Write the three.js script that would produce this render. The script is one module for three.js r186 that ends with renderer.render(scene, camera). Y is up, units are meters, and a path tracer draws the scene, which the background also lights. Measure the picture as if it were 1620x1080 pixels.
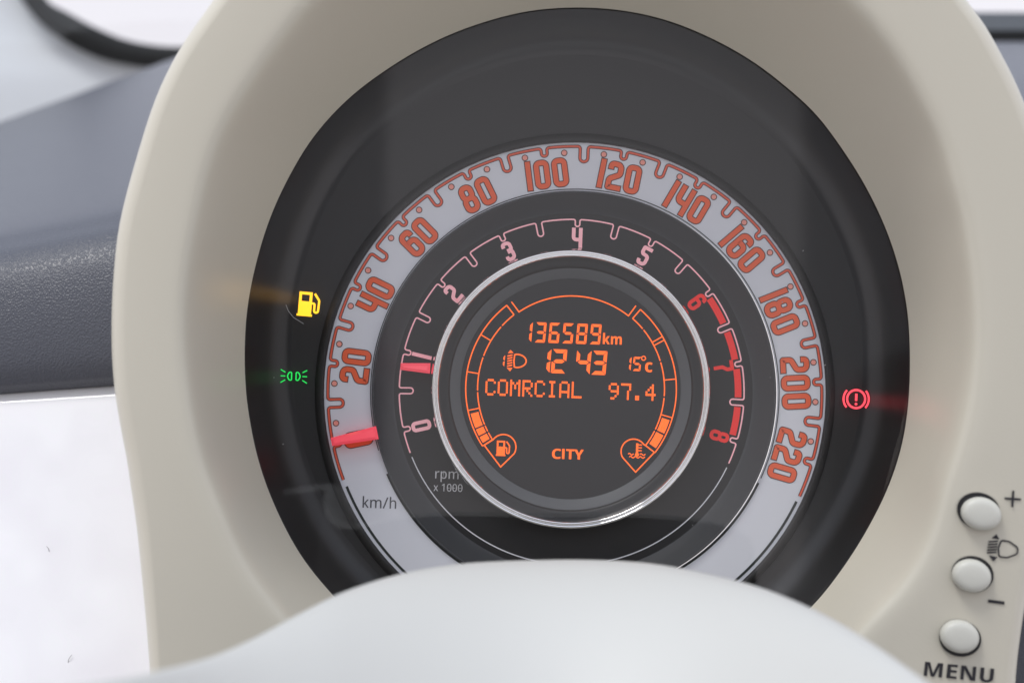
import * as THREE from 'three';
import { FontLoader } from 'three/addons/loaders/FontLoader.js';
import { mergeGeometries, mergeVertices } from 'three/addons/utils/BufferGeometryUtils.js';

// ---------------------------------------------------------------- camera, sky, sun, exposure
const S = 0.0002, D = 0.6;                       // metres per photo pixel on the dial plane, camera distance from it
const scene = new THREE.Scene();
const camera = new THREE.PerspectiveCamera(2 * Math.atan(540 * S / D) * 180 / Math.PI, 1620 / 1080, 0.01, 60);
camera.position.set(0, 0, D); camera.lookAt(0, 0, 0);
camera.focus = D - 0.002; camera.userData.fStop = 8.5;

const skyW = 64, skyH = 32, skyData = new Float32Array(skyW * skyH * 4);
for (let j = 0; j < skyH; j++) for (let i = 0; i < skyW; i++) {
  const el = Math.sin(((j + 0.5) / skyH - 0.5) * Math.PI), t = Math.max(0, el), o = (j * skyW + i) * 4;
  skyData[o] = 0.80 - 0.06 * t; skyData[o + 1] = 0.765 + 0.08 * t; skyData[o + 2] = 0.79 + 0.26 * t; skyData[o + 3] = 1;
}
const sky = new THREE.DataTexture(skyData, skyW, skyH, THREE.RGBAFormat, THREE.FloatType);
sky.mapping = THREE.EquirectangularReflectionMapping; sky.magFilter = sky.minFilter = THREE.LinearFilter; sky.needsUpdate = true;
scene.background = sky; scene.environment = sky;

const sun = new THREE.DirectionalLight(new THREE.Color(1, 0.97, 0.92), 1.3);
sun.position.set(-0.5, 1.3, 0.6); sun.shadow.radius = 35; sun.castShadow = true;
sun.shadow.camera.left = sun.shadow.camera.bottom = -1; sun.shadow.camera.right = sun.shadow.camera.top = 1;
scene.add(sun, sun.target);

const renderer = new THREE.WebGLRenderer();
renderer.toneMapping = THREE.LinearToneMapping; renderer.toneMappingExposure = 1.16; renderer.shadowMap.enabled = true;

// ---------------------------------------------------------------- helpers
const V2 = (x, y) => new THREE.Vector2(x, y);
const P = (px, py, z = 0) => new THREE.Vector3((px - 810) * S * (D - z) / D, -(py - 540) * S * (D - z) / D, z);
const rad = Math.PI / 180;
let seed = 7; const rnd = () => (seed = (seed * 16807) % 2147483647) / 2147483647;
const rgb = (r, g, b) => new THREE.Color().setRGB(r / 255, g / 255, b / 255, THREE.SRGBColorSpace);
const lin = (r, g, b) => new THREE.Color(r, g, b);
const used = {};
const numbered = n => { const k = used[n] = (used[n] ?? -1) + 1; return k ? n + '_' + String(k).padStart(3, '0') : n; };
function thing(name, label, category, group) {
  const o = new THREE.Group(); o.name = numbered(name); o.userData = { label, category };
  if (group) o.userData.group = group;
  scene.add(o); return o;
}
function part(name, geometry, material, parent, label) {
  const m = new THREE.Mesh(geometry, material); m.name = name; m.castShadow = m.receiveShadow = true;
  if (label) m.userData.label = label;
  parent.add(m); return m;
}
// tiling noise
function noise(n, octaves, f) {
  const out = new Float32Array(n * n);
  for (const [cells, amp] of octaves) {
    const g = new Float32Array(cells * cells); for (let i = 0; i < g.length; i++) g[i] = rnd();
    for (let y = 0; y < n; y++) for (let x = 0; x < n; x++) {
      const fx = x / n * cells, fy = y / n * cells, x0 = Math.floor(fx), y0 = Math.floor(fy);
      const sx = (t => t * t * (3 - 2 * t))(fx - x0), sy = (t => t * t * (3 - 2 * t))(fy - y0);
      const a = g[y0 * cells + x0], b = g[y0 * cells + (x0 + 1) % cells], c = g[((y0 + 1) % cells) * cells + x0], d = g[((y0 + 1) % cells) * cells + (x0 + 1) % cells];
      out[y * n + x] += amp * (a + (b - a) * sx + (c - a) * sy + (a - b - c + d) * sx * sy);
    }
  }
  return f ? out.map(f) : out;
}
function tex(n, values, srgb, map) {
  const d = new Uint8Array(n * n * 4);
  for (let i = 0; i < n * n; i++) { const c = map ? map(values[i], i) : [values[i] * 255, values[i] * 255, values[i] * 255]; d.set([...c, 255], i * 4); }
  const t = new THREE.DataTexture(d, n, n); t.wrapS = t.wrapT = THREE.RepeatWrapping; t.magFilter = THREE.LinearFilter; t.minFilter = THREE.LinearMipmapLinearFilter; t.generateMipmaps = true;
  if (srgb) t.colorSpace = THREE.SRGBColorSpace; t.needsUpdate = true; return t;
}
const rep = (t, r) => { const c = t.clone(); c.repeat.set(r, r); c.needsUpdate = true; return c; };
const clamp01 = v => Math.min(1, Math.max(0, v));

const pebbles = (n, cells) => {                  // rounded grains of uneven size with valleys between, tiling
  const g = Array.from({ length: cells * cells }, () => [rnd(), rnd(), 0.45 + 0.55 * rnd()]), out = new Float32Array(n * n), c = n / cells;
  for (let y = 0; y < n; y++) for (let x = 0; x < n; x++) {
    const gx = Math.floor(x / c), gy = Math.floor(y / c); let h = 0;
    for (let j = -1; j <= 1; j++) for (let i = -1; i <= 1; i++) {
      const q = g[((gy + j + cells) % cells) * cells + (gx + i + cells) % cells], d = Math.hypot(x / c - gx - i - q[0], y / c - gy - j - q[1]) / (0.75 * q[2]);
      if (d < 1) h = Math.max(h, q[2] * (1 - d * d));
    }
    out[y * n + x] = h;
  }
  return out;
};
const grainTex = tex(1024, pebbles(1024, 120));
const fineTex = tex(512, noise(512, [[128, 0.5], [256, 0.5]]));
const smudgeTex = tex(256, noise(256, [[4, 0.4], [9, 0.3], [23, 0.2], [90, 0.1]]), false, v => { const q = 90 + v * 60; return [q, q, q]; });

const fasciaTex = rep(tex(256, noise(256, [[3, 0.45], [7, 0.35], [19, 0.2]]), true, v => { const q = 255 - 14 * clamp01((v - 0.35) * 2.2); return [q, q - 3 * clamp01(v * 2 - 0.6), q]; }), 1 / 0.16);
// ---------------------------------------------------------------- materials
const M = {
  ivory: new THREE.MeshStandardMaterial({ color: lin(0.645, 0.61, 0.51), roughness: 0.34, bumpMap: rep(fineTex, 1 / 0.05), bumpScale: 0.00002 }),
  cover: new THREE.MeshPhysicalMaterial({ color: lin(0.62, 0.62, 0.59), roughness: 0.5, bumpMap: rep(fineTex, 1 / 0.05), bumpScale: 0.00002 }),
  black: new THREE.MeshStandardMaterial({ color: lin(0.012, 0.012, 0.013), roughness: 0.45 }),
  faceBlack: new THREE.MeshStandardMaterial({ color: lin(0.016, 0.0155, 0.0155), roughness: 0.6 }),
  wallBlack: new THREE.MeshStandardMaterial({ color: lin(0.012, 0.012, 0.012), roughness: 0.28 }),
  stepGrey: new THREE.MeshStandardMaterial({ color: lin(0.05, 0.052, 0.056), roughness: 0.55 }),
  dialWhite: new THREE.MeshStandardMaterial({ color: lin(0.72, 0.735, 0.785), roughness: 0.6 }),
  printPink: new THREE.MeshStandardMaterial({ color: rgb(240, 184, 190), roughness: 0.6, emissive: rgb(240, 160, 170), emissiveIntensity: 0.22 }),
  printRed: new THREE.MeshStandardMaterial({ color: rgb(226, 50, 46), roughness: 0.6, emissive: rgb(240, 40, 34), emissiveIntensity: 0.2 }),
  print: new THREE.MeshStandardMaterial({ color: 0xffffff, vertexColors: true, roughness: 0.6 }),
  chrome: new THREE.MeshStandardMaterial({ color: lin(0.93, 0.93, 0.93), metalness: 1, roughness: 0.03 }),
  bezelGrey: new THREE.MeshStandardMaterial({ color: lin(0.09, 0.095, 0.10), roughness: 0.5 }),
  lcd: new THREE.MeshStandardMaterial({ color: lin(0.016, 0.015, 0.0165), roughness: 0.5 }),
  lcdOn: new THREE.MeshStandardMaterial({ color: lin(0.25, 0.06, 0.02), roughness: 0.6, emissive: lin(1.0, 0.125, 0.004), emissiveIntensity: 1.1 }),
  fuelOn: new THREE.MeshStandardMaterial({ color: lin(0.4, 0.25, 0.02), emissive: lin(1.0, 0.54, 0.02), emissiveIntensity: 1.25, roughness: 0.6 }),
  greenOn: new THREE.MeshStandardMaterial({ color: lin(0.02, 0.2, 0.05), emissive: lin(0.01, 0.75, 0.10), emissiveIntensity: 0.9, roughness: 0.6 }),
  redOn: new THREE.MeshStandardMaterial({ color: lin(0.3, 0.02, 0.03), emissive: lin(1.0, 0.07, 0.10), emissiveIntensity: 1.25, roughness: 0.6 }),
  needle: new THREE.MeshPhysicalMaterial({ color: lin(0.85, 0.10, 0.13), roughness: 0.15, emissive: lin(0.9, 0.07, 0.11), emissiveIntensity: 0.4 }),
  lens: new THREE.MeshPhysicalMaterial({ color: 0xffffff, transmission: 1, thickness: 0, roughness: 0.02, ior: 1.5 }),
  pad: new THREE.MeshPhysicalMaterial({ color: lin(0.078, 0.082, 0.1), roughness: 0.33, ior: 1.5, bumpMap: rep(grainTex, 1 / 0.075), bumpScale: 0.00011 }),
  fascia: new THREE.MeshPhysicalMaterial({ color: lin(0.88, 0.875, 0.885), map: fasciaTex, roughness: 0.35, clearcoat: 1, clearcoatRoughness: 0.04 }),
  pillar: new THREE.MeshStandardMaterial({ color: lin(0.72, 0.75, 0.77), roughness: 0.7, bumpMap: rep(fineTex, 1 / 0.05), bumpScale: 0.0001 }),
  rubber: new THREE.MeshStandardMaterial({ color: lin(0.008, 0.009, 0.009), roughness: 0.8 }),
  ceramic: new THREE.MeshStandardMaterial({ color: lin(0.16, 0.18, 0.2), roughness: 0.4 }),
  rearTrim: new THREE.MeshStandardMaterial({ color: lin(0.54, 0.53, 0.53), roughness: 0.8 }),
  seat: new THREE.MeshStandardMaterial({ color: lin(0.02, 0.02, 0.02), roughness: 0.9 }),
  glass: new THREE.MeshPhysicalMaterial({ color: 0xffffff, transmission: 1, thickness: 0, roughness: 0, ior: 1.5 }),
  button: new THREE.MeshStandardMaterial({ color: lin(0.64, 0.635, 0.57), roughness: 0.4 }),
  ink: new THREE.MeshStandardMaterial({ color: lin(0.02, 0.019, 0.024), roughness: 0.6 }),
  carpet: new THREE.MeshStandardMaterial({ color: lin(0.22, 0.21, 0.20), roughness: 0.95 }),
  lint: new THREE.MeshStandardMaterial({ color: lin(0.35, 0.34, 0.34), roughness: 0.9 }),
  lightLint: new THREE.MeshStandardMaterial({ color: lin(0.35, 0.35, 0.35), roughness: 0.9 }),
};

// ---------------------------------------------------------------- flat artwork: ribbons and polygons on a plane
function rounded(pts, closed = false, steps = 6) {
  const n = pts.length, out = [];
  for (let i = 0; i < n; i++) {
    const [x, y, r = 0] = pts[i];
    if (!r || (!closed && (i === 0 || i === n - 1))) { out.push([x, y]); continue; }
    const a = pts[(i + n - 1) % n], b = pts[(i + 1) % n];
    const la = Math.hypot(a[0] - x, a[1] - y), lb = Math.hypot(b[0] - x, b[1] - y);
    const ax = (a[0] - x) / la, ay = (a[1] - y) / la, bx = (b[0] - x) / lb, by = (b[1] - y) / lb;
    const ang = Math.acos(Math.max(-1, Math.min(1, ax * bx + ay * by)));
    if (ang > 3.1) { out.push([x, y]); continue; }
    const t = Math.min(r / Math.tan(ang / 2), la * 0.499, lb * 0.499), rr = t * Math.tan(ang / 2);
    // circular arc between the two tangent points
    const mx = ax + bx, my = ay + by, ml = Math.hypot(mx, my), h = rr / Math.sin(ang / 2);
    const cx = x + mx / ml * h, cy = y + my / ml * h;
    const a0 = Math.atan2(y + ay * t - cy, x + ax * t - cx); let a1 = Math.atan2(y + by * t - cy, x + bx * t - cx);
    while (a1 - a0 > Math.PI) a1 -= 2 * Math.PI; while (a1 - a0 < -Math.PI) a1 += 2 * Math.PI;
    for (let k = 0; k <= steps; k++) { const q = a0 + (a1 - a0) * k / steps; out.push([cx + rr * Math.cos(q), cy + rr * Math.sin(q)]); }
  }
  const res = out.filter((p, i) => i === 0 || Math.hypot(p[0] - out[i - 1][0], p[1] - out[i - 1][1]) > 1e-4);
  if (closed && Math.hypot(res[0][0] - res.at(-1)[0], res[0][1] - res.at(-1)[1]) < 1e-4) res.pop();
  return res;
}
const circle = (x, y, r, n = 24) => Array.from({ length: n }, (_, i) => [x + r * Math.cos(i / n * 2 * Math.PI), y + r * Math.sin(i / n * 2 * Math.PI)]);
const arc = (r, a0, a1, step = 1.5) => { const n = Math.max(2, Math.ceil(Math.abs(a1 - a0) / step)); return Array.from({ length: n + 1 }, (_, i) => { const a = (a0 + (a1 - a0) * i / n) * rad; return [r * Math.sin(a), r * Math.cos(a)]; }); };
class Art {                                       // frame centred on a photo pixel at depth z, turned clockwise by "turn" degrees, units photo pixels
  constructor(px, py, z, turn, origin) { this.c = P(px, py, z).sub(origin); this.k = S * (D - z) / D; this.t = turn * rad; this.p = []; this.col = []; this.i = []; }
  pt(u, v, dz, c) {
    const cs = Math.cos(this.t), sn = Math.sin(this.t);
    this.p.push(this.c.x + (u * cs + v * sn) * this.k, this.c.y + (-u * sn + v * cs) * this.k, this.c.z + dz);
    this.col.push(c ? c.r : 1, c ? c.g : 1, c ? c.b : 1); return this.p.length / 3 - 1;
  }
  ribbon(pts, w, closed = false, c = null, dz = 0, xf = null) {
    const n = pts.length, h = w / 2, q = xf || ((x, y) => [x, y]), L = [], R = [];
    for (let i = 0; i < n; i++) {
      const a = closed ? pts[(i + n - 1) % n] : pts[Math.max(0, i - 1)], b = closed ? pts[(i + 1) % n] : pts[Math.min(n - 1, i + 1)], p = pts[i];
      let d1 = [p[0] - a[0], p[1] - a[1]], d2 = [b[0] - p[0], b[1] - p[1]];
      const l1 = Math.hypot(...d1), l2 = Math.hypot(...d2);
      if (l1 < 1e-6) d1 = d2; if (l2 < 1e-6) d2 = d1;
      const n1 = Math.hypot(...d1), n2 = Math.hypot(...d2);
      let tx = d1[0] / n1 + d2[0] / n2, ty = d1[1] / n1 + d2[1] / n2; const tl = Math.hypot(tx, ty) || 1; tx /= tl; ty /= tl;
      const m = Math.min(1.8, 1 / Math.max(0.3, tx * d2[0] / n2 + ty * d2[1] / n2)) * h;
      L.push(this.pt(...q(p[0] - ty * m, p[1] + tx * m), dz, c)); R.push(this.pt(...q(p[0] + ty * m, p[1] - tx * m), dz, c));
    }
    for (let i = 0; i < (closed ? n : n - 1); i++) { const j = (i + 1) % n; this.i.push(L[i], R[i], R[j], L[i], R[j], L[j]); }
    return this;
  }
  poly(pts, c = null, dz = 0, holes = [], xf = null) {
    const q = xf || ((x, y) => [x, y]);
    const v = pts.map(p => V2(...q(...p))), hs = holes.map(hh => hh.map(p => V2(...q(...p))));
    if (THREE.ShapeUtils.isClockWise(v)) v.reverse(); hs.forEach(x => { if (!THREE.ShapeUtils.isClockWise(x)) x.reverse(); });
    const ids = [...v, ...hs.flat()].map(p => this.pt(p.x, p.y, dz, c));
    for (const f of THREE.ShapeUtils.triangulateShape(v, hs)) this.i.push(...f.map(k => ids[k]));
    return this;
  }
  text(font, str, size, x, y, c = null, dz = 0, { align = 'center', sx = 1, shear = 0 } = {}) {
    const shapes = font.generateShapes(str, size), all = [];
    for (const s of shapes) { const e = s.extractPoints(4); all.push(e); }
    const xs = all.flatMap(e => e.shape.map(p => p.x)), w = (Math.max(...xs)) * sx, off = align === 'center' ? -w / 2 : 0;
    for (const e of all) this.poly(e.shape.map(p => [p.x, p.y]), c, dz, e.holes.map(hh => hh.map(p => [p.x, p.y])), (a, b) => [x + off + a * sx + b * shear, y + b]);
    return this;
  }
  geo() {
    const g = new THREE.BufferGeometry();
    g.setAttribute('position', new THREE.Float32BufferAttribute(this.p, 3)); g.setAttribute('color', new THREE.Float32BufferAttribute(this.col, 3));
    g.setIndex(this.i); g.computeVertexNormals(); return g;
  }
}
const FB = await new FontLoader().loadAsync('fonts/droid/droid_sans_bold.typeface.json');
const FR = await new FontLoader().loadAsync('fonts/droid/droid_sans_regular.typeface.json');

// grid surface from rows of points; uv in metres along the surface
function sheet(rows, closedU = false, flip = false) {
  const nv = rows.length, nu = rows[0].length, pos = [], uv = [], idx = [];
  let vAcc = 0;
  for (let j = 0; j < nv; j++) {
    if (j) vAcc += rows[j][Math.floor(nu / 3)].distanceTo(rows[j - 1][Math.floor(nu / 3)]);
    let uAcc = 0;
    for (let i = 0; i < nu; i++) { if (i) uAcc += rows[0][i].distanceTo(rows[0][i - 1]); pos.push(rows[j][i].x, rows[j][i].y, rows[j][i].z); uv.push(uAcc, vAcc); }
  }
  for (let j = 0; j < nv - 1; j++) for (let i = 0; i < (closedU ? nu : nu - 1); i++) {
    const a = j * nu + i, b = j * nu + (i + 1) % nu, c = a + nu, d = b + nu;
    flip ? idx.push(a, b, d, a, d, c) : idx.push(a, d, b, a, c, d);
  }
  const g = new THREE.BufferGeometry();
  g.setAttribute('position', new THREE.Float32BufferAttribute(pos, 3)); g.setAttribute('uv', new THREE.Float32BufferAttribute(uv, 2));
  g.setIndex(idx); g.computeVertexNormals(); return g;
}
const lathe = (profile, seg = 128) => { const g = new THREE.LatheGeometry(profile.map(([r, z]) => V2(r, z)), seg); g.rotateX(Math.PI / 2); return g; };
// smooth interpolation through (key, value) pairs
function curve(keys) {
  return x => {
    const n = keys.length; if (x <= keys[0][0]) return keys[0][1]; if (x >= keys[n - 1][0]) return keys[n - 1][1];
    let i = 0; while (keys[i + 1][0] < x) i++;
    const [x1, y1] = keys[i], [x2, y2] = keys[i + 1], h = x2 - x1, t = (x - x1) / h;
    const m1 = i ? (y2 - keys[i - 1][1]) / (x2 - keys[i - 1][0]) : (y2 - y1) / h, m2 = i + 2 < n ? (keys[i + 2][1] - y1) / (keys[i + 2][0] - x1) : (y2 - y1) / h;
    const t2 = t * t, t3 = t2 * t;
    return (2 * t3 - 3 * t2 + 1) * y1 + (t3 - 2 * t2 + t) * h * m1 + (3 * t2 - 2 * t3) * y2 + (t3 - t2) * h * m2;
  };
}
// closed outline through measured points, as radius over the angle about a centre, smoothed
const NB = 240, CX = 913, CY = 590;
function outline(pts, smooth = 2) {
  const pol = pts.map(([x, y]) => [Math.atan2(x - CX, CY - y) / rad, Math.hypot(x - CX, y - CY)]).sort((a, b) => a[0] - b[0]);
  const keys = [...pol.map(([a, r]) => [a - 360, r]), ...pol, ...pol.map(([a, r]) => [a + 360, r])], f = curve(keys);
  let r = Array.from({ length: NB }, (_, i) => f(-180 + i * 360 / NB));
  for (let k = 0; k < smooth; k++) r = r.map((v, i) => (r[(i + NB - 1) % NB] + 2 * v + r[(i + 1) % NB]) / 4);
  return r.map((v, i) => { const a = (-180 + i * 360 / NB) * rad; return [CX + v * Math.sin(a), CY - v * Math.cos(a)]; });
}
const faceLine = outline([[900, 12], [833, 18], [769, 34], [704, 58], [662, 79], [607, 113], [552, 155], [493, 220], [461, 272], [425, 350], [404, 420], [391, 487], [387, 542], [387, 585], [391, 640], [395, 665], [412, 740], [439, 810], [477, 880], [529, 944], [600, 1010], [700, 1065], [800, 1092], [906, 1100], [1010, 1096], [1110, 1070], [1200, 1026],
  [981, 16], [1055, 32], [1127, 61], [1191, 97], [1246, 139], [1289, 178], [1331, 233], [1370, 295], [1397, 350], [1426, 437], [1438, 511], [1440, 567], [1438, 632], [1427, 705], [1405, 772], [1377, 829], [1336, 895], [1283, 961]]);
const crease = outline([[494, 3], [447, 63], [394, 139], [356, 201], [331, 268], [313, 350], [300, 422], [294, 490], [296, 559], [303, 620], [315, 690], [330, 745], [355, 805], [388, 880], [428, 941], [458, 978], [560, 1085], [700, 1165], [913, 1200], [1130, 1165], [1270, 1085],
  [620, -85], [760, -130], [913, -145], [1070, -130], [1220, -75], [1350, 5], [1389, 50], [1419, 89], [1447, 136], [1469, 178], [1492, 228], [1510, 300], [1519, 326], [1533, 410], [1540, 488], [1540, 558], [1530, 632], [1514, 697], [1492, 765], [1480, 819], [1455, 882], [1411, 942], [1375, 976]], 3);
const outer = outline([[335, 0], [282, 76], [245, 151], [220, 227], [201, 293], [186, 355], [178, 422], [174, 496], [174, 552], [179, 620], [191, 690], [200, 738], [214, 835], [224, 933], [233, 1031], [238, 1120], [246, 1250], [262, 1400], [520, 1520], [913, 1540], [1300, 1520], [1570, 1400],
  [460, -150], [600, -240], [760, -290], [930, -305], [1110, -290], [1270, -240], [1410, -145], [1530, 0], [1556, 31], [1578, 72], [1600, 111], [1620, 156], [1646, 230], [1668, 330], [1680, 430], [1684, 540], [1678, 650], [1660, 780], [1634, 900], [1615, 1010], [1606, 1110]], 2);
const mixLine = (a, b, t) => a.map((p, i) => [p[0] + (b[i][0] - p[0]) * t, p[1] + (b[i][1] - p[1]) * t]);
const inset = (a, d) => a.map((p, i) => { const x = CX - p[0], y = CY - p[1], l = Math.hypot(x, y); return [p[0] + x / l * d, p[1] + y / l * d]; });

// ---------------------------------------------------------------- car floor, dashboard, windscreen and pillar
{
  const g = new THREE.BoxGeometry(1.5, 0.02, 1.6); g.translate(0, -0.62, 0.55);
  const f = part('car_floor', g, M.carpet, scene); f.userData = { kind: 'structure', label: 'dark carpeted car floor below the dashboard', category: 'floor' };
}
{
  const s = new THREE.Shape([V2(-1.0, -0.6), V2(1.2, -0.6), V2(1.2, 0.75), V2(-1.0, 0.75)]), x0 = -0.184, x1 = 0.41, y0 = -0.36, y1 = 0.62;
  s.holes.push(new THREE.Path(rounded([[x0, y0, 0.06], [x0, y1, 0.08], [x1, y1, 0.08], [x1, y0, 0.06]], true).map(p => V2(...p))));
  const g = new THREE.ExtrudeGeometry(s, { depth: 0.05, bevelEnabled: true, bevelSize: 0.01, bevelThickness: 0.01, bevelSegments: 2 }); g.translate(0, 0, 2.0);
  const w = part('rear_wall', g, M.rearTrim, scene);
  for (const [xa, xb, top] of [[-0.95, -0.2, 0.04], [0.43, 1.15, -0.02]]) { const q = new THREE.Shape(rounded([[xa, -0.6, 0.01], [xb, -0.6, 0.01], [xb, top, 0.12], [xa, top, 0.12]], true).map(p => V2(...p))), b = new THREE.ExtrudeGeometry(q, { depth: 0.12, bevelEnabled: true, bevelSize: 0.02, bevelThickness: 0.03, bevelSegments: 3 }); b.translate(0, 0, 1.75); part('seat_back', b, M.seat, w); }
  w.userData = { kind: 'structure', label: 'pale rear wall of the cabin with the rear window opening', category: 'wall' };
}
const dash = thing('dashboard', 'dashboard with grained dark grey pad above a glossy white fascia panel', 'dashboard');
{
  // grained pad to the left of the binnacle: rolled lower edge, driver-facing band, crest, top going back to the windscreen
  const xs = Array.from({ length: 41 }, (_, i) => -330 + i * 17);
  const keys = [  // depth, height in the photo at x = 0, slope per pixel
    [-0.060, 630, -0.08], [-0.034, 626, -0.08], [-0.027, 615, -0.08], [-0.025, 602, -0.08], [-0.024, 570, -0.09], [-0.026, 500, -0.12], [-0.030, 440, -0.15], [-0.036, 405, -0.18], [-0.044, 386, -0.19], [-0.056, 365, -0.2], [-0.085, 338, -0.22], [-0.14, 300, -0.26], [-0.22, 258, -0.32], [-0.31, 222, -0.35], [-0.40, 197, -0.365], [-0.44, 194, -0.365], [-0.46, 215, -0.365]];
  const zf = curve(keys.map((k, i) => [i, k[0]])), yf = curve(keys.map((k, i) => [i, k[1]])), sf = curve(keys.map((k, i) => [i, k[2]]));
  const rows = []; for (let j = 0; j <= 64; j++) { const t = j / 64 * (keys.length - 1); rows.push(xs.map(x => P(x, yf(t) + sf(t) * x, zf(t)))); }
  part('dash_pad', sheet(rows, false, true), M.pad, dash, 'dark grey grained pad left of the instrument hood');
  // white fascia under it
  const fr = []; const fk = [[-0.070, 592], [-0.042, 610], [-0.0335, 618], [-0.0300, 627], [-0.0268, 655], [-0.0195, 740], [-0.0095, 860], [0.0010, 990], [0.0110, 1120], [0.022, 1300]];
  const fz = curve(fk.map((k, i) => [i, k[0]])), fy = curve(fk.map((k, i) => [i, k[1]]));
  for (let j = 0; j <= 40; j++) { const t = j / 40 * (fk.length - 1); fr.push(xs.map(x => P(x, fy(t) - 0.08 * x * Math.max(0, 1 - t / 9), fz(t)))); }
  part('fascia_panel', sheet(fr), M.fascia, dash, 'glossy white painted fascia panel');
  // right of the binnacle: top of the pad running back to the windscreen
  const xr = Array.from({ length: 25 }, (_, i) => 1330 + i * 25), rr = [[-0.03, 1300], [-0.03, 900], [-0.03, 640], [-0.03, 420], [-0.05, 330], [-0.12, 220], [-0.22, 130], [-0.32, 82], [-0.40, 66], [-0.42, 80]];
  const rz = curve(rr.map((k, i) => [i, k[0]])), ry = curve(rr.map((k, i) => [i, k[1]])), rrow = [];
  for (let j = 0; j <= 40; j++) { const t = j / 40 * (rr.length - 1); rrow.push(xr.map(x => P(x, ry(t), rz(t)))); }
  part('dash_pad', sheet(rrow, false, true), M.pad, dash, 'dark grey pad right of the instrument hood');
}
const screen = thing('windscreen', 'windscreen glass with curved black border behind the dashboard', 'windscreen');
{
  const outerB = [[12, -40], [34, 0], [68, 41], [115, 73], [160, 93], [199, 102], [233, 107], [268, 107], [330, 105], [420, 99]], innerB = [[57, -40], [74, 0], [109, 21], [154, 45], [196, 62], [239, 71], [280, 74], [335, 73], [420, 68]];
  const sm = pts => new THREE.SplineCurve(pts.map(p => V2(...p))).getPoints(50).map(p => [p.x, p.y]);
  const a = sm(outerB), b = sm(innerB), rows = [];
  for (const [t, z] of [[0, -0.52], [0, -0.505], [0.1, -0.5], [0.5, -0.497], [0.9, -0.5], [1, -0.505], [1, -0.52]]) rows.push(a.map((p, i) => P(p[0] + (b[i][0] - p[0]) * t, p[1] + (b[i][1] - p[1]) * t, z)));
  part('border', sheet(rows, false, true), M.rubber, screen, 'black curved border of the windscreen');
  const q = (x0, y0, x1, y1, z0, z1) => sheet([[P(x0, y1, z1), P(x1, y1, z1)], [P(x0, y0, z0), P(x1, y0, z0)]]);
  const band = (y0, y1, z, th, m, name, label) => { const A = P(1480, y1, z), B = P(1900, y0, z); const g = new THREE.BoxGeometry(B.x - A.x, B.y - A.y, th); g.translate((A.x + B.x) / 2, (A.y + B.y) / 2, z); part(name, g, m, screen, label); };
  band(50, 68, -0.42, 0.01, M.rubber, 'lower_seal', 'black seal along the foot of the windscreen');
  band(21, 52, -0.44, 0.006, M.ceramic, 'ceramic_strip', 'grey strip above the windscreen seal');
  part('glass_pane', q(-60, -900, 1900, 110, -0.15, -0.53), M.glass, screen);
}
const pillar = thing('windscreen_pillar', 'pale grey pillar trim beside the curved black windscreen border', 'pillar trim');
{
  const rows = []; for (let j = 0; j <= 12; j++) { const t = j / 12; rows.push(Array.from({ length: 13 }, (_, i) => { const u = i / 12; return P(-320 + u * 640, -60 + t * 330, -0.53 + 0.05 * (1 - u) ** 2 - (u > 0 ? 0 : 0)); })); }
  // cut the trim along the border: the right side of each row stops under the black band
  const edge = curve([[-60, 20], [0, 55], [35, 90], [66, 140], [88, 200], [97, 260], [140, 330], [300, 330]]);
  rows.forEach((r, j) => { const y = -60 + j / 12 * 330, xe = edge(y); r.forEach((p, i) => { const u = i / 12, x = -320 + u * (xe + 320), z = -0.512 + 0.05 * (1 - u) ** 2; p.copy(P(x, y, z)); }); });
  part('trim', sheet(rows), M.pillar, pillar);
}

// ---------------------------------------------------------------- instrument hood (binnacle) with its three buttons
const hood = thing('instrument_hood', 'ivory plastic hood framing the round instrument cluster', 'instrument hood');
const lean = y => { const d = -(y - 620) * S; return 0.05 * d + (d > 0 ? 0.25 * d * d : 0); };        // the hood leans towards the driver at its top
const ring = (line, z, l = 1) => line.map(([x, y]) => P(x, y, z + l * lean(y)));
const worldInset = (line, zRef, z, d) => ring(line, zRef).map(v => { const c = P(CX, CY, zRef), w = v.clone().sub(c); w.z = 0; const len = w.length(); return new THREE.Vector3(v.x - w.x / len * d, v.y - w.y / len * d, v.z + z - zRef); });
{
  const zo = 0.046, rows = [];
  rows.push(worldInset(outer, zo, -0.10, -0.004), worldInset(outer, zo, -0.02, -0.0015), worldInset(outer, zo, 0.03, -0.0002), worldInset(outer, zo, 0.041, 0));
  for (const [d, dz] of [[0.0003, 0.0455], [0.0010, 0.0485], [0.0022, 0.051], [0.0040, 0.0528], [0.0062, 0.0538]]) rows.push(worldInset(outer, zo, dz, d));
  const zc = 0.0541, zf = 0.0135, W = 8, soft = x => W * Math.log(1 + Math.exp(x / W));
  // front face rolling over into the recess wall: depth falls with a soft knee at the crease
  const wall = d => crease.map((p, i) => {
    const q = faceLine[i], L = Math.hypot(q[0] - p[0], q[1] - p[1]), e = typeof d === 'number' ? d : L * d[0], t = e / L;
    const x = p[0] + (q[0] - p[0]) * t, y = p[1] + (q[1] - p[1]) * t, f = soft(e) / soft(L);
    return P(x, y, zc + (zf - zc) * f + lean(y) * (1 - f));
  });
  for (const d of [-50, -36, -26, -18, -12, -7, -3, 1, 5, 9, 14, 20, [0.3], [0.42], [0.6], [0.8], [1]]) rows.push(wall(d));
  const g = sheet(rows, true, false); part('shell', g, M.ivory, hood);
}
hood.updateMatrixWorld(true);
const shellMesh = hood.children[0], caster = new THREE.Raycaster();
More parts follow.
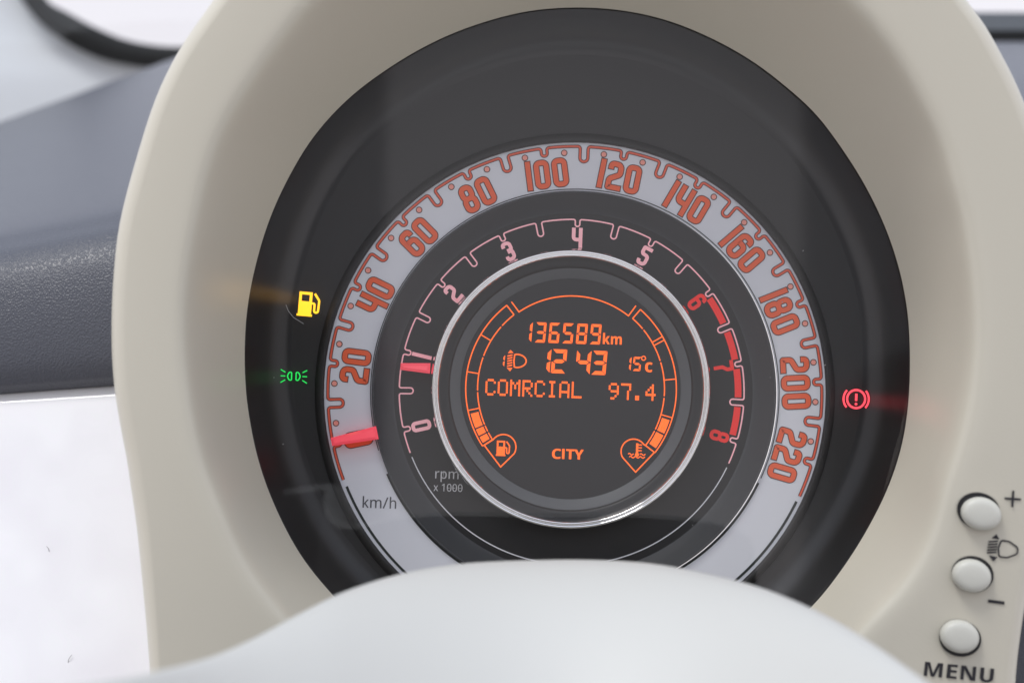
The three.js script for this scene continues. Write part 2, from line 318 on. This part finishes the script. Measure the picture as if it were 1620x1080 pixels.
const hoodZ = (x, y, rx = 0, ry = 0) => {        // height of the shell under a patch of it
  let z = -1;
  for (const [u, v] of [[0, 0], [1, 0], [-1, 0], [0, 1], [0, -1]]) { const o = new THREE.Vector3(0, 0, D), d = P(x + u * rx, y + v * ry, 0).sub(o).normalize(); caster.set(o, d); const h = caster.intersectObject(shellMesh)[0]; if (h) z = Math.max(z, h.point.z); }
  return z;
};
const buttons = [[1552, 812, 32, 26, -5, -7, 14], [1537, 910, 31, 26, 4, -3, 14], [1518, 1006, 31, 26, 3, 6, 14]];
for (const [bx, by, rx, ry, ox, oy, tilt] of buttons) {
  const z = hoodZ(bx, by, rx + 2, ry + 2) + 0.0003, a = new Art(bx + ox * 0.62, by + oy * 0.62, z, tilt, new THREE.Vector3());
  const socket = part('button_socket', a.poly(circle(0, 0, 1, 40).map(([x, y]) => [x * (rx + 2.6), y * (ry + 2.6)])).geo(), M.black, hood, 'dark gap round a button');
  const dome = lathe([[0, 1], [0.35, 0.98], [0.62, 0.92], [0.8, 0.8], [0.91, 0.6], [0.98, 0.3], [1, -0.2]], 48), k = S * (D - z) / D;
  dome.scale(rx * k, ry * k, 0.0026); dome.rotateZ(-tilt * rad); const c = P(bx, by, z); dome.translate(c.x, c.y, c.z + 0.0006);
  part('button', dome, M.button, hood, 'small round ivory push button');
}
{
  const O = new THREE.Vector3(), at = (x, y, t) => new Art(x, y, hoodZ(x, y, 20, 12) + 0.0002, t, O);
  part('plus_mark', at(1603, 789, 4).ribbon([[-13, 0], [13, 0]], 3.6).ribbon([[0, -13], [0, 13]], 3.6, false, null, 0.00003).geo(), M.ink, hood);
  part('minus_mark', at(1577, 952, 7).ribbon([[-13, 0], [13, 0]], 5).geo(), M.ink, hood);
  part('menu_lettering', at(1516, 1064, 6).text(FB, 'MENU', 22.5, 0, -10, null, 0, { sx: 1.26 }).geo(), M.ink, hood);
  const h = at(1587, 868, 8);
  h.ribbon(rounded([[-4, 13, 4], [9, 13, 11], [24, 5, 6], [24, -5, 6], [9, -13, 11], [-4, -13, 4], [-7, 0, 8]].map(([x, y, r]) => [x, y, r]), true), 2.6, true);
  for (let k = 0; k < 5; k++) h.ribbon([[-24, 8 - k * 4.4], [-9, 11 - k * 4.4]], 2.6);
  h.poly([[-20, 14], [-13, 22], [-7, 14]]).poly([[-20, -13], [-12, -22], [-6, -14]]);
  part('lamp_levelling_mark', h.geo(), M.ink, hood);
}

// ---------------------------------------------------------------- instrument cluster
const cluster = thing('instrument_cluster', 'round speedometer and tachometer cluster with orange display in the middle', 'instrument cluster');
const ORG = P(909.5, 622.5, 0); cluster.position.copy(ORG);
const ROLL = 1.9;
const toLocal = v => v.sub(ORG);
const disc = (px, py, z, profile, seg) => { const k = S * (D - z) / D, g = lathe(profile.map(([r, dz]) => [r * k, dz]), seg), c = toLocal(P(px, py, z)); g.translate(c.x, c.y, c.z); return g; };
const WX = 909.5, WY = 622.5;
{
  // black face with housing wall
  const rows = [0, 4, 9, 16, 24, 33, 42, 51, 60, 68, 75].map(d => ring(inset(faceLine, d), 0.0125 * Math.max(0, 1 - d / 75) ** 1.6, 0).map(v => toLocal(v)));
  part('housing_wall', sheet(rows, true, false), M.wallBlack, cluster, 'black wall round the edge of the dial face');
  const sh = ring(inset(faceLine, 74), 0, 0).map(v => toLocal(v));
  const hole = circle(0, 0, 411 * S, 128).map(p => V2(p[0], p[1])), poly = sh.map(v => V2(v.x, v.y));
  if (THREE.ShapeUtils.isClockWise(poly)) poly.reverse();
  const s = new THREE.Shape(poly); s.holes.push(new THREE.Path(hole.reverse()));
  part('dial_face', new THREE.ShapeGeometry(s), M.faceBlack, cluster, 'black face around the white speed ring');
  part('ring_surround', disc(WX, WY, 0, [[412, 0], [408, 0.0012], [402, 0.0018], [398.5, 0.0017], [397.4, 0.0012], [397, -0.001]]), M.faceBlack, cluster);
}
// stroked numerals: half width 8.5, half height 19 on the centre line
const A_ = 8.1, B_ = 19, TW = 9;
const GLYPH = {
  0: [[9, true, [[-A_, -B_, 5.8], [A_, -B_, 5.8], [A_, B_, 5.8], [-A_, B_, 5.8]]]],
  1: [[9, false, [[0, -B_ - 4.5], [0, B_ + 4.5]]]],
  2: [[9, false, [[-A_, B_ - 9], [-A_, B_, 7], [A_, B_, 7], [A_, 3, 6], [-A_, -6, 6], [-A_, -B_, 0.5], [A_ + 4.5, -B_]]]],
  3: [[9, false, [[-A_, B_ - 9], [-A_, B_, 7], [A_, B_, 7], [A_, 1.5, 4], [-3, 1.5]]], [9, false, [[-3, -1.5], [A_, -1.5, 4], [A_, -B_, 7], [-A_, -B_, 7], [-A_, -B_ + 9]]]],
  4: [[9, false, [[-A_, B_ + 4.5], [-A_, -4, 6], [A_, -4]]], [9, false, [[A_, B_ + 4.5], [A_, -B_ - 4.5]]]],
  5: [[9, false, [[A_ + 4, B_], [-A_, B_, 1], [-A_, 4, 5], [A_, 2, 6], [A_, -B_, 7], [-A_, -B_, 7], [-A_, -B_ + 9]]]],
  6: [[9, false, [[A_, B_ - 8], [A_, B_, 7], [-A_, B_, 7], [-A_, -B_, 7], [A_, -B_, 7], [A_, 4, 6], [-A_ + 2, 4]]]],
  7: [[9, false, [[-A_ - 4, B_], [A_, B_, 1], [A_, 7, 5], [1, -3, 4], [1, -B_ - 4.5]]]],
  8: [[9, true, [[-A_ + 0.6, 0.5, 6.5], [A_ - 0.6, 0.5, 6.5], [A_ - 0.6, B_, 6.5], [-A_ + 0.6, B_, 6.5]]], [9, true, [[-A_, -B_, 7], [A_, -B_, 7], [A_, 0.5, 6.5], [-A_, 0.5, 6.5]]]],
};
const adv = ch => ch === '1' ? 10.5 : 26.2;
function numeral(art, str, r, angle, sc, fill, edge, dz, stroke = 1) {
  const w = [...str].reduce((s, c) => s + adv(c), 0) + 3.2 * (str.length - 1); let x = -w / 2;
  const th = angle * rad, place = (cx) => (u, v) => { const X = (cx + u) * sc, Y = v * sc; return [r * Math.sin(th) + X * Math.cos(th) + Y * Math.sin(th), r * Math.cos(th) - X * Math.sin(th) + Y * Math.cos(th)]; };
  for (const ch of str) {
    const cx = x + adv(ch) / 2; x += adv(ch) + 3.2;
    GLYPH[ch].forEach(([t, closed, pts], k) => {
      const line = rounded(pts, closed, 5), ext = (l, e) => { if (closed) return l; const o = l.map(p => [...p]), n = o.length, f = (a, b) => { const d = Math.hypot(a[0] - b[0], a[1] - b[1]); return [a[0] + (a[0] - b[0]) / d * e, a[1] + (a[1] - b[1]) / d * e]; }; o[0] = f(l[0], l[1]); o[n - 1] = f(l[n - 1], l[n - 2]); return o; };
      if (edge) art.ribbon(ext(line, 1.3), t * stroke + 2.6, closed, edge, dz + k * 1e-5, place(cx));
      art.ribbon(line, t * stroke, closed, fill, dz + 6e-5 + k * 1e-5, place(cx));
    });
  }
}
function toothed(R, a0, a1, dips, fillet) {     // scale line with U-shaped dips: [angle, half width, depth]
  const pts = []; let a = a0;
  for (const [t, hw, d] of dips) {
    const da = Math.asin(hw / R) / rad; pts.push(...arc(R, a, t - da - 1.2).map(p => [...p, 0]));
    const f = (x, y) => { const q = t * rad; return [x * Math.cos(q) + y * Math.sin(q), -x * Math.sin(q) + y * Math.cos(q)]; };
    pts.push([...f(-hw, R - 0.1), fillet], [...f(-hw, R - d), hw * 0.97], [...f(hw, R - d), hw * 0.97], [...f(hw, R - 0.1), fillet]);
    a = t + da + 1.2;
  }
  pts.push(...arc(R, a, a1).map(p => [...p, 0]));
  return rounded(pts, false, 6);
}
const orange = rgb(240, 102, 60), orangeLine = rgb(232, 100, 72), edgeCol = rgb(74, 50, 48), pinkDot = rgb(246, 160, 145);
const speedAt = v => -103.95 + v / 220 * 207.9 + 0.3;
const speed = part('speed_ring', disc(WX, WY, 0, [[397, 0], [360, 0], [320.5, 0]]), M.dialWhite, cluster, 'white speedometer ring');
{
  for (let v = 0; v <= 220; v += 20) {
    const art = new Art(WX, WY, 0, ROLL, ORG); numeral(art, String(v), 350, speedAt(v), 0.98, orange, edgeCol, 1.2e-4, 0.9);
    part('numeral', art.geo(), M.print, speed);
  }
  for (let v = 5; v < 220; v += 10) {
    const q = speedAt(v) * rad, art = new Art(WX, WY, 0, ROLL, ORG), c = [381 * Math.sin(q), 381 * Math.cos(q)];
    { art.poly(circle(...c, 5.2, 20), edgeCol, 1.2e-4).poly(circle(...c, 3.9, 20), pinkDot, 1.8e-4); part('scale_dot', art.geo(), M.print, speed); }
  }
  const dips = []; for (let v = 0; v <= 220; v += 10) dips.push(v % 20 ? [speedAt(v), 6.3, 24] : [speedAt(v), 4.6, 12.5]);
  const line = toothed(391, -112.3, 112.6, dips, 4.5), art = new Art(WX, WY, 0, ROLL, ORG);
  art.ribbon(line, 5.4, false, edgeCol, 1.2e-4).ribbon(line, 3.2, false, orangeLine, 1.8e-4);
  part('scale_line', art.geo(), M.print, speed);
  for (const s of [-1, 1]) { const b = new Art(WX, WY, 0, ROLL, ORG); b.ribbon(arc(390, s * 114, s * 176), 4, false, rgb(42, 48, 46), 1.2e-4); part('border_line', b.geo(), M.print, speed); }
  const b2 = new Art(WX, WY, 0, ROLL, ORG); b2.ribbon(arc(323.5, -108, 112.5), 1.4, false, rgb(60, 62, 64), 1.2e-4); b2.ribbon(arc(323, 114, 245), 3.6, false, rgb(40, 42, 42), 1.2e-4); part('inner_line', b2.geo(), M.print, speed);
  const km = new Art(599, 797, 0, ROLL, ORG); km.text(FR, 'km/h', 17.5, 0, -6.5, rgb(80, 80, 86), 1.2e-4); part('unit_lettering', km.geo(), M.print, speed);
}
part('inner_step', disc(908, 622, 0, [[320.5, -0.0002], [320, 0.0011], [318.6, 0.0015], [316.5, 0.0012], [313, -0.0002], [300, -0.0035], [291, -0.0056], [287, -0.006]]), M.stepGrey, cluster, 'grey sloping step between the two scales');
// tachometer
const TX = 904.5, TY = 620, TZ = -0.006, pink = rgb(244, 186, 192), redPrint = rgb(228, 52, 48);
const tach = part('tachometer_ring', disc(TX, TY, TZ, [[292, 0], [250, 0], [205, 0]]), M.faceBlack, cluster, 'black tachometer ring');
{
  const rpmAt = v => (v - 4) * 26.15 + 0.1;
  for (let v = 0; v <= 8; v++) { const art = new Art(TX, TY, TZ, ROLL, ORG); numeral(art, String(v), 244, rpmAt(v), 0.68, v > 5 ? redPrint : pink, null, 1e-4, 0.95); part('numeral', art.geo(), v > 5 ? M.printRed : M.printPink, tach); }
  const dips = []; for (let v = 0; v <= 8; v += 0.5) dips.push(v % 1 ? [rpmAt(v), 4.6, 22] : [rpmAt(v), 3.6, 11]);
  const a = new Art(TX, TY, TZ, ROLL, ORG); a.ribbon(toothed(273, -112.5, 112.5, dips, 4), 2.3, false, pink, 1e-4); part('scale_line', a.geo(), M.printPink, tach);
  for (const s of [-1, 1]) { const b = new Art(TX, TY, TZ, ROLL, ORG); b.ribbon(arc(273, s * 114, s * 179.9), 1.8, false, rgb(225, 226, 230), 1e-4); part('border_line', b.geo(), M.print, tach); }
  for (let k = 0; k < 4; k++) { const b = new Art(TX, TY, TZ, ROLL, ORG), a0 = rpmAt(6 + k * 0.5) + 1.6, a1 = rpmAt(6.5 + k * 0.5) - 1.7; b.ribbon(arc(263.5, a0, a1, 1), 10.5, false, rgb(244, 62, 52), 1e-4); part('red_zone', b.geo(), M.printRed, tach); }
  const t1 = new Art(706, 753, TZ, ROLL, ORG); t1.text(FR, 'rpm', 15.5, 0, -4, rgb(205, 205, 208), 1e-4, { sx: 1.0 }); part('unit_lettering', t1.geo(), M.print, tach);
  const t2 = new Art(708.5, 772, TZ, ROLL, ORG); t2.text(FR, 'x 1000', 12, 0, -5, rgb(205, 205, 208), 1e-4, { sx: 0.95 }); part('unit_lettering', t2.geo(), M.print, tach);
}
// pointers
function pointer(px, py, deg, len, w0, w1, z, name) {   // inner end wide, outer end narrow, along deg (clockwise from up); px,py = middle
  const k = S * (D - z) / D, sh = new THREE.Shape([V2(-w1 / 2, -len / 2), V2(w1 / 2, -len / 2), V2(w0 / 2, len / 2), V2(-w0 / 2, len / 2)].map(v => v.multiplyScalar(k)));
  const g = new THREE.ExtrudeGeometry(sh, { depth: 0.0014, bevelEnabled: true, bevelThickness: 0.0009, bevelSize: 0.0009, bevelOffset: -0.0009, bevelSegments: 1 });
  g.rotateZ(-deg * rad); const c = toLocal(P(px, py, z)); g.translate(c.x, c.y, c.z - 0.0007);
  return part(name, g, M.needle, cluster, name === 'speed_pointer' ? 'glowing red speed pointer at zero' : 'glowing red engine speed pointer below one');
}
pointer(560.5, 691.5, -101.5, 74, 13, 21, 0.0032, 'speed_pointer');
pointer(657, 581, -86.2, 47, 10.5, 16.5, -0.002, 'tachometer_pointer');
// chrome ring, bezel and display
const RX = 903.2, RY = 615.6, RZ = 0.0;
part('chrome_ring', disc(RX, RY, RZ, [[224, -0.006], [223.6, -0.002], [223, -0.0012], [222.2, -0.0005], [221.2, 0.0003], [219.8, 0.0009], [218.2, 0.00118], [216.2, 0.00110], [215.4, 0.0008], [215, 0.0004], [214.5, 0.0004], [214.1, 0.0008], [213.4, 0.0012], [212, 0.00134], [210.5, 0.0012], [209, 0.0007], [207.8, 0.0], [207, -0.0010]], 192), M.chrome, cluster, 'polished chrome ring round the display');
part('display_bezel', disc(RX, RY, RZ, [[207.4, -0.0008], [204, -0.0010], [200, -0.0012], [196, -0.0013], [194, -0.0016], [192, -0.0022]], 128), M.black, cluster);
part('bezel_slope', disc(RX, RY, RZ, [[192, -0.0022], [190, -0.0023], [177, -0.0036], [175.5, -0.004]], 128), M.bezelGrey, cluster, 'grey sloping rim of the display');
const LZ = -0.004, LX = 903.5, LY = 615;
const lcd = part('display', disc(LX, LY, LZ, [[177, 0], [90, 0], [0.001, 0]]), M.lcd, cluster, 'round display with orange figures');
const lArt = (x, y, t = ROLL) => new Art(x, y, LZ + 1.5e-4, t, ORG);
{
  const lit = (name, art) => part(name, art.geo(), M.lcdOn, lcd);
  // seven segments
  const SEG = { 0: 'abcdef', 1: 'bc', 2: 'abdeg', 3: 'abcdg', 4: 'bcfg', 5: 'acdfg', 6: 'acdefg', 7: 'abc', 8: 'abcdefg', 9: 'abcdfg' };
  const seven = (art, ch, x, y, w, h, t, shear = 0.06) => {
    const g = 0.5, hx = w / 2, hy = h / 2, xf = (a, b) => [x + a + b * shear, y + b], m = t / 2;
    const hor = yy => [[-hx + g + m * 0.7, yy], [-hx + t + g, yy + m], [hx - t - g, yy + m], [hx - g - m * 0.7, yy], [hx - t - g, yy - m], [-hx + t + g, yy - m]];
    const S7 = {
      a: [[-hx + g, hy], [hx - g, hy], [hx - t, hy - t], [-hx + t, hy - t]], d: [[-hx + t, -hy + t], [hx - t, -hy + t], [hx - g, -hy], [-hx + g, -hy]], g: hor(0),
      f: [[-hx, hy - g], [-hx + t - g, hy - t - g], [-hx + t - g, m + g], [-hx, g]], e: [[-hx, -g], [-hx + t - g, -m - g], [-hx + t - g, -hy + t + g], [-hx, -hy + g]],
      b: [[hx, hy - g], [hx, g], [hx - t + g, m + g], [hx - t + g, hy - t - g]], c: [[hx, -g], [hx, -hy + g], [hx - t + g, -hy + t + g], [hx - t + g, -m - g]] };
    for (const s of SEG[ch]) art.poly(S7[s], null, 0, [], xf);
  };
  const digits = (name, str, x0, y0, pitch, w, h, t) => { [...str].forEach((ch, i) => { if (ch === ' ') return; const a = lArt(x0 + i * pitch * Math.cos(ROLL * rad), y0 + i * pitch * Math.sin(ROLL * rad)); seven(a, ch, 0, 0, w, h, t); lit(name, a); }); };
  digits('odometer_digit', '136589', 833.5, 525, 21.8, 16.6, 32, 4.4);
  lit('unit_lettering', lArt(968, 538.5).text(FB, 'km', 16.8, 0, -6, null, 0, { sx: 0.93 }));
  digits('clock_digit', '12', 859.5, 570.5, 25, 23, 38, 6); digits('clock_digit', '43', 923, 573, 25.2, 23, 38, 6);
  digits('temperature_digit', '15', 992.5, 575, 15.5, 12.5, 22.5, 3.4);
  lit('degree_sign', lArt(1018, 577).ribbon(circle(0, 10.5, 3.2, 16), 1.6, true).text(FB, 'c', 20, 8, -11));
  const DOT = { C: ['01110', '10001', '10000', '10000', '10000', '10001', '01110'], O: ['01110', '10001', '10001', '10001', '10001', '10001', '01110'], M: ['10001', '11011', '10101', '10101', '10001', '10001', '10001'], R: ['11110', '10001', '10001', '11110', '10100', '10010', '10001'], I: ['01110', '00100', '00100', '00100', '00100', '00100', '01110'], A: ['01110', '10001', '10001', '10001', '11111', '10001', '10001'], L: ['10000', '10000', '10000', '10000', '10000', '10000', '11111'], 9: ['01110', '10001', '10001', '01111', '00001', '00010', '01100'], 7: ['11111', '00001', '00001', '00010', '00010', '00010', '00010'], '.': ['00000', '00000', '00000', '00000', '00000', '01100', '01100'], 4: ['00010', '00110', '01010', '10010', '11111', '00010', '00010'] };
  [...'COMRCIAL  97.4'].forEach((ch, i) => {
    if (ch === ' ') return; const a = lArt(768 + i * 19.5, 612 + i * 19.5 * Math.tan(ROLL * rad)), dx = 3.25, dy = 3.75;
    DOT[ch].forEach((row, r) => [...row].forEach((b, c) => { if (b === '1') { const x = c * dx, y = 13 - r * dy; a.poly([[x, y], [x, y - dy + 0.25], [x + dx - 0.25, y - dy + 0.25], [x + dx - 0.25, y]]); } }));
    lit('radio_character', a);
  });
  for (const [ch, x] of [['C', 880.2], ['I', 891.2], ['T', 902.4], ['Y', 916.4]]) { const a = lArt(x, 718 + (x - 899) * 0.033); ch === 'I' ? a.ribbon([[0, -8], [0, 8]], 3.9) : a.text(FB, ch, 15.8, -0.5, -8, null, 0, { sx: 1.18 }); lit('mode_letter', a); }
  // headlamp levelling symbol
  const hl = lArt(812, 570.5);
  const dee = (k, x0) => [...Array.from({ length: 19 }, (_, i) => { const t = (-90 + i * 10) * rad; return [x0 + 15.5 * k * Math.cos(t), 10.5 * k * Math.sin(t)]; }), [x0 - 3 * k, 9.6 * k], [x0 - 4 * k, 0], [x0 - 3 * k, -9.6 * k]];
  hl.ribbon(dee(1, 5), 2.2, true);
  for (let k = 0; k < 5; k++) hl.ribbon([[-9.5, 7 - k * 4], [-1.5, 9.2 - k * 4]], 2);
  hl.poly([[-9, 11.5], [-5, 17], [0, 12.5]]).poly([[-10, -11.5], [-4.5, -17], [-1, -11]]); seven(hl, '1', -17, -0.5, 7, 19, 3);
  lit('lamp_levelling_symbol', hl);
  // rim line and the two bar gauges
  const C = () => new Art(LX, LY, LZ + 1.5e-4, 0, ORG), pr = (r, a) => [r * Math.sin(a * rad), r * Math.cos(a * rad)];
  lit('rim_line', C().ribbon([pr(167, -34.4), pr(147, -34.1), ...arc(147, -33.3, 37.5), pr(147, 38.2), pr(167, 38.0)], 1.9));
  const gauge = (a0, a1, dividers, fills, inner) => {
    const g = C(); g.ribbon([pr(148, a0), pr(166.8, a0), ...arc(166.8, a0, a1)], 1.9);
    inner.forEach(([p, q]) => g.ribbon(arc(148, p, q), 1.9, false, null, 2e-5)); dividers.forEach(d => g.ribbon([pr(148, d), pr(166.8, d)], 1.7, false, null, 4e-5));
    lit('gauge_outline', g);
    fills.forEach(([p, q]) => lit('gauge_bar', C().poly([...arc(163.6, p, q), ...arc(151.2, q, p)])));
  };
  gauge(-37.6, -122.8, [-59, -80.6, -101.8, -122.8], [[-103.9, -112.2], [-113.1, -116.9], [-117.8, -121.4]], [[-37.6, -47.5], [-48.5, -69.3], [-70.3, -91], [-92, -112.3], [-113.1, -116.9], [-117.8, -122.8]]);
  gauge(41.2, 127.2, [60.2, 62.4, 84.6, 105.9, 127.2], [[107.6, 115.6], [116.7, 124.9]], [[41.2, 50], [51, 72.5], [73.5, 94.5], [95.5, 115.6], [116.7, 127.2]]);
  const px = (pts, cx, cy) => pts.map(([x, y, r]) => [x - cx, -(y - cy), r]);
  lit('fuel_gauge_badge', lArt(792, 711, 0).ribbon(px([[766, 704], [780, 695.3], ...Array.from({ length: 19 }, (_, i) => { const t = (-52 + i * 9.6) * rad; return [796.3 + 20 * Math.sin(t), 707 - 20 * Math.cos(t)]; }), [792, 738.4]], 792, 711), 2, true));
  lit('temperature_gauge_badge', lArt(1006, 718, 0).ribbon(px([[1035.5, 715.3], [1020.5, 703.8], ...Array.from({ length: 19 }, (_, i) => { const t = (56 - i * 9.6) * rad; return [1002.4 + 19.7 * Math.sin(t), 714 - 19.7 * Math.cos(t)]; }), [1005.7, 746.6]], 1006, 718), 2, true));
  const pump = (art, s) => { const q = (x, y) => [x * s, y * s]; art.poly([[-9, -11], [5, -11], [5, -9], [4, -9], [4, 11], [-8, 11], [-8, -9], [-9, -9]], null, 0, [[[-5.5, 2.5], [1.5, 2.5], [1.5, 8.5], [-5.5, 8.5]]], q).ribbon(rounded([[4, 1], [6.5, 1, 2], [6.5, -7, 2], [10, -7, 2], [10.5, 4, 3], [6, 10]]), 2, false, null, 2e-5, q); return art; };
  lit('fuel_pump_symbol', pump(lArt(794.5, 709), 1.1));
  const th = lArt(1008, 714); th.ribbon([[0, -4], [0, 13]], 3.6).poly(circle(0, -5, 3.2, 16), null, 3e-5);
  for (const y of [10.5, 6, 1.5]) th.ribbon([[2, y], [7.5, y]], 1.7, false, null, 2e-5);
  for (const y of [-4.5, -9]) for (const s of y < -6 ? [0] : [-1, 1]) { const pts = []; const x0 = s ? (s < 0 ? -14 : 4.5) : -12, x1 = s ? x0 + 9.5 : 13; for (let x = x0; x <= x1; x += 0.8) pts.push([x, y + 1.2 * Math.sin((x - x0) * 0.8)]); th.ribbon(pts, 1.6, false, null, 1e-5); }
  lit('thermometer_symbol', th);

  // warning lamps on the black face, each a glowing sign and the light it throws
  const lamp = (name, art, m, label, color, cd, px, py) => { const o = part(name, art.geo(), m, cluster, label); const l = new THREE.PointLight(color, cd, 0, 2); l.position.copy(toLocal(P(px, py, 0.005))); l.castShadow = true; l.shadow.radius = 0.1; cluster.add(l); return o; };
  const f = new Art(486, 481, 2e-4, ROLL + 3, ORG); lamp('fuel_warning_lamp', pump(f, 1.75), M.fuelOn, 'lit yellow fuel pump warning lamp', lin(1, 0.5, 0.04), 0.000022, 483, 476);
  const gl = new Art(464.5, 595, 0.0017, ROLL, ORG);
  for (const s of [-1, 1]) { gl.ribbon(rounded([[s * 4, -6.5, 2], [s * 4, 6.5, 2], [s * 8, 6, 3], [s * 11, 0, 5], [s * 8, -6, 3]].map(([x, y, r]) => [x - s * 0.5, y, r]), true), 1.9, true); for (const [y0, y1] of [[6, 10], [0, 0], [-6, -10.5]]) gl.ribbon([[s * 13.5, y0], [s * 21, y1]], 1.6); }
  lamp('side_light_lamp', gl, M.greenOn, 'lit green side light lamp', lin(0.03, 1, 0.15), 0.000004, 464.5, 595);
  const rd = new Art(1355, 631, 0.0012, ROLL, ORG); rd.ribbon(circle(0, 0, 14.3, 40), 3.4, true); for (const s of [-1, 1]) rd.ribbon(arc(20, s * 90 - 42, s * 90 + 42), 3.2);
  rd.ribbon([[0, -3], [0, 8.5]], 3.8).poly(circle(0, -8, 2.2, 16)); lamp('brake_warning_lamp', rd, M.redOn, 'lit red brake warning lamp', lin(1, 0.05, 0.08), 0.00002, 1358, 632);
}
{ // clear cover
  const pts = ring(inset(faceLine, 1), 0.0122, 0).map(v => toLocal(v)), poly = pts.map(v => V2(v.x, v.y)); if (THREE.ShapeUtils.isClockWise(poly)) poly.reverse();
  const g = new THREE.ShapeGeometry(new THREE.Shape(poly)); g.translate(0, 0, 0.0122);
  part('clear_cover', g, M.lens, cluster, 'clear plastic cover over the dials');
}

{ // dust and a hairline scratch on the clear cover
  const z = 0.0125;
  for (let k = 0; k < 12; k++) { const t = rnd() * 2 * Math.PI, q = 60 + 430 * Math.sqrt(rnd()), a = new Art(913 + q * Math.sin(t), 570 - q * Math.cos(t) * 0.98, z, rnd() * 180, ORG), w = 0.5 + 0.5 * rnd(); a.poly(circle(0, 0, w, 7).map(([x, y]) => [x * (1 + rnd()), y])); part('dust_speck', a.geo(), M.lightLint, cluster); }
  const sc = new Art(466, 496, z, 0, ORG); sc.ribbon(rounded([[-14, 14], [-10, 4, 6], [-2, -6, 8], [14, -16]]), 0.9); part('scratch', sc.geo(), M.lightLint, cluster, 'fine curved scratch on the clear cover');
}

// ---------------------------------------------------------------- steering column cover in front
const column = thing('steering_column_cover', 'smooth pale ivory steering column cover below the dials', 'column cover');
{
  const top = curve([[-100, 1120], [100, 1090], [235, 1064], [330, 1040], [400, 1010], [465, 975], [527, 943], [580, 923], [640, 906], [700, 895], [760, 889], [880, 885], [960, 886], [1030, 891], [1100, 903], [1200, 928], [1282, 961], [1360, 1004], [1450, 1066], [1520, 1120], [1620, 1200]]);
  const zc = x => 0.082 + 0.11 * Math.min(1.6, ((x - 890) / 620) ** 2);
  const xs = Array.from({ length: 121 }, (_, i) => -60 + i * 14);
  const row = (dy, dz) => xs.map(x => { const v = P(x, top(x), zc(x) + dz); v.y -= dy; return v; });
  const front = [[0.0006, -0.0035], [0, 0], [0.0007, 0.004], [0.0022, 0.0085], [0.005, 0.014], [0.009, 0.0205], [0.0145, 0.0275], [0.022, 0.0355], [0.034, 0.046], [0.05, 0.057], [0.075, 0.07]].map(([a, b]) => row(a, b));
  part('shell', sheet(front), M.cover, column);
  part('back_seal', sheet([[0.05, -0.02], [0.02, -0.012], [0.004, -0.007], [0.0007, -0.0036]].map(([a, b]) => row(a, b))), M.black, column, 'black back of the column cover');
}

// ---------------------------------------------------------------- lint on the dashboard
[[75, 868, 4, 8, 'curled hair on the white fascia beside the hood'], [110, 1042, -6, 13, 'short hair low on the white fascia panel']].forEach(([x, y, dx, dy, label]) => {
  const z = -0.0093 + (y - 860) * 0.00008 + 0.0004, c = new THREE.CatmullRomCurve3([P(x - dx / 2, y - dy / 2, z), P(x + dx * 0.3, y, z + 0.0003), P(x + dx / 2, y + dy / 2, z)]);
  const m = part(numbered('lint_hair'), new THREE.TubeGeometry(c, 10, 0.00009, 5), M.lint, scene); m.userData = { label, category: 'lint', group: 'hairs on the fascia' };
});

renderer.render(scene, camera);
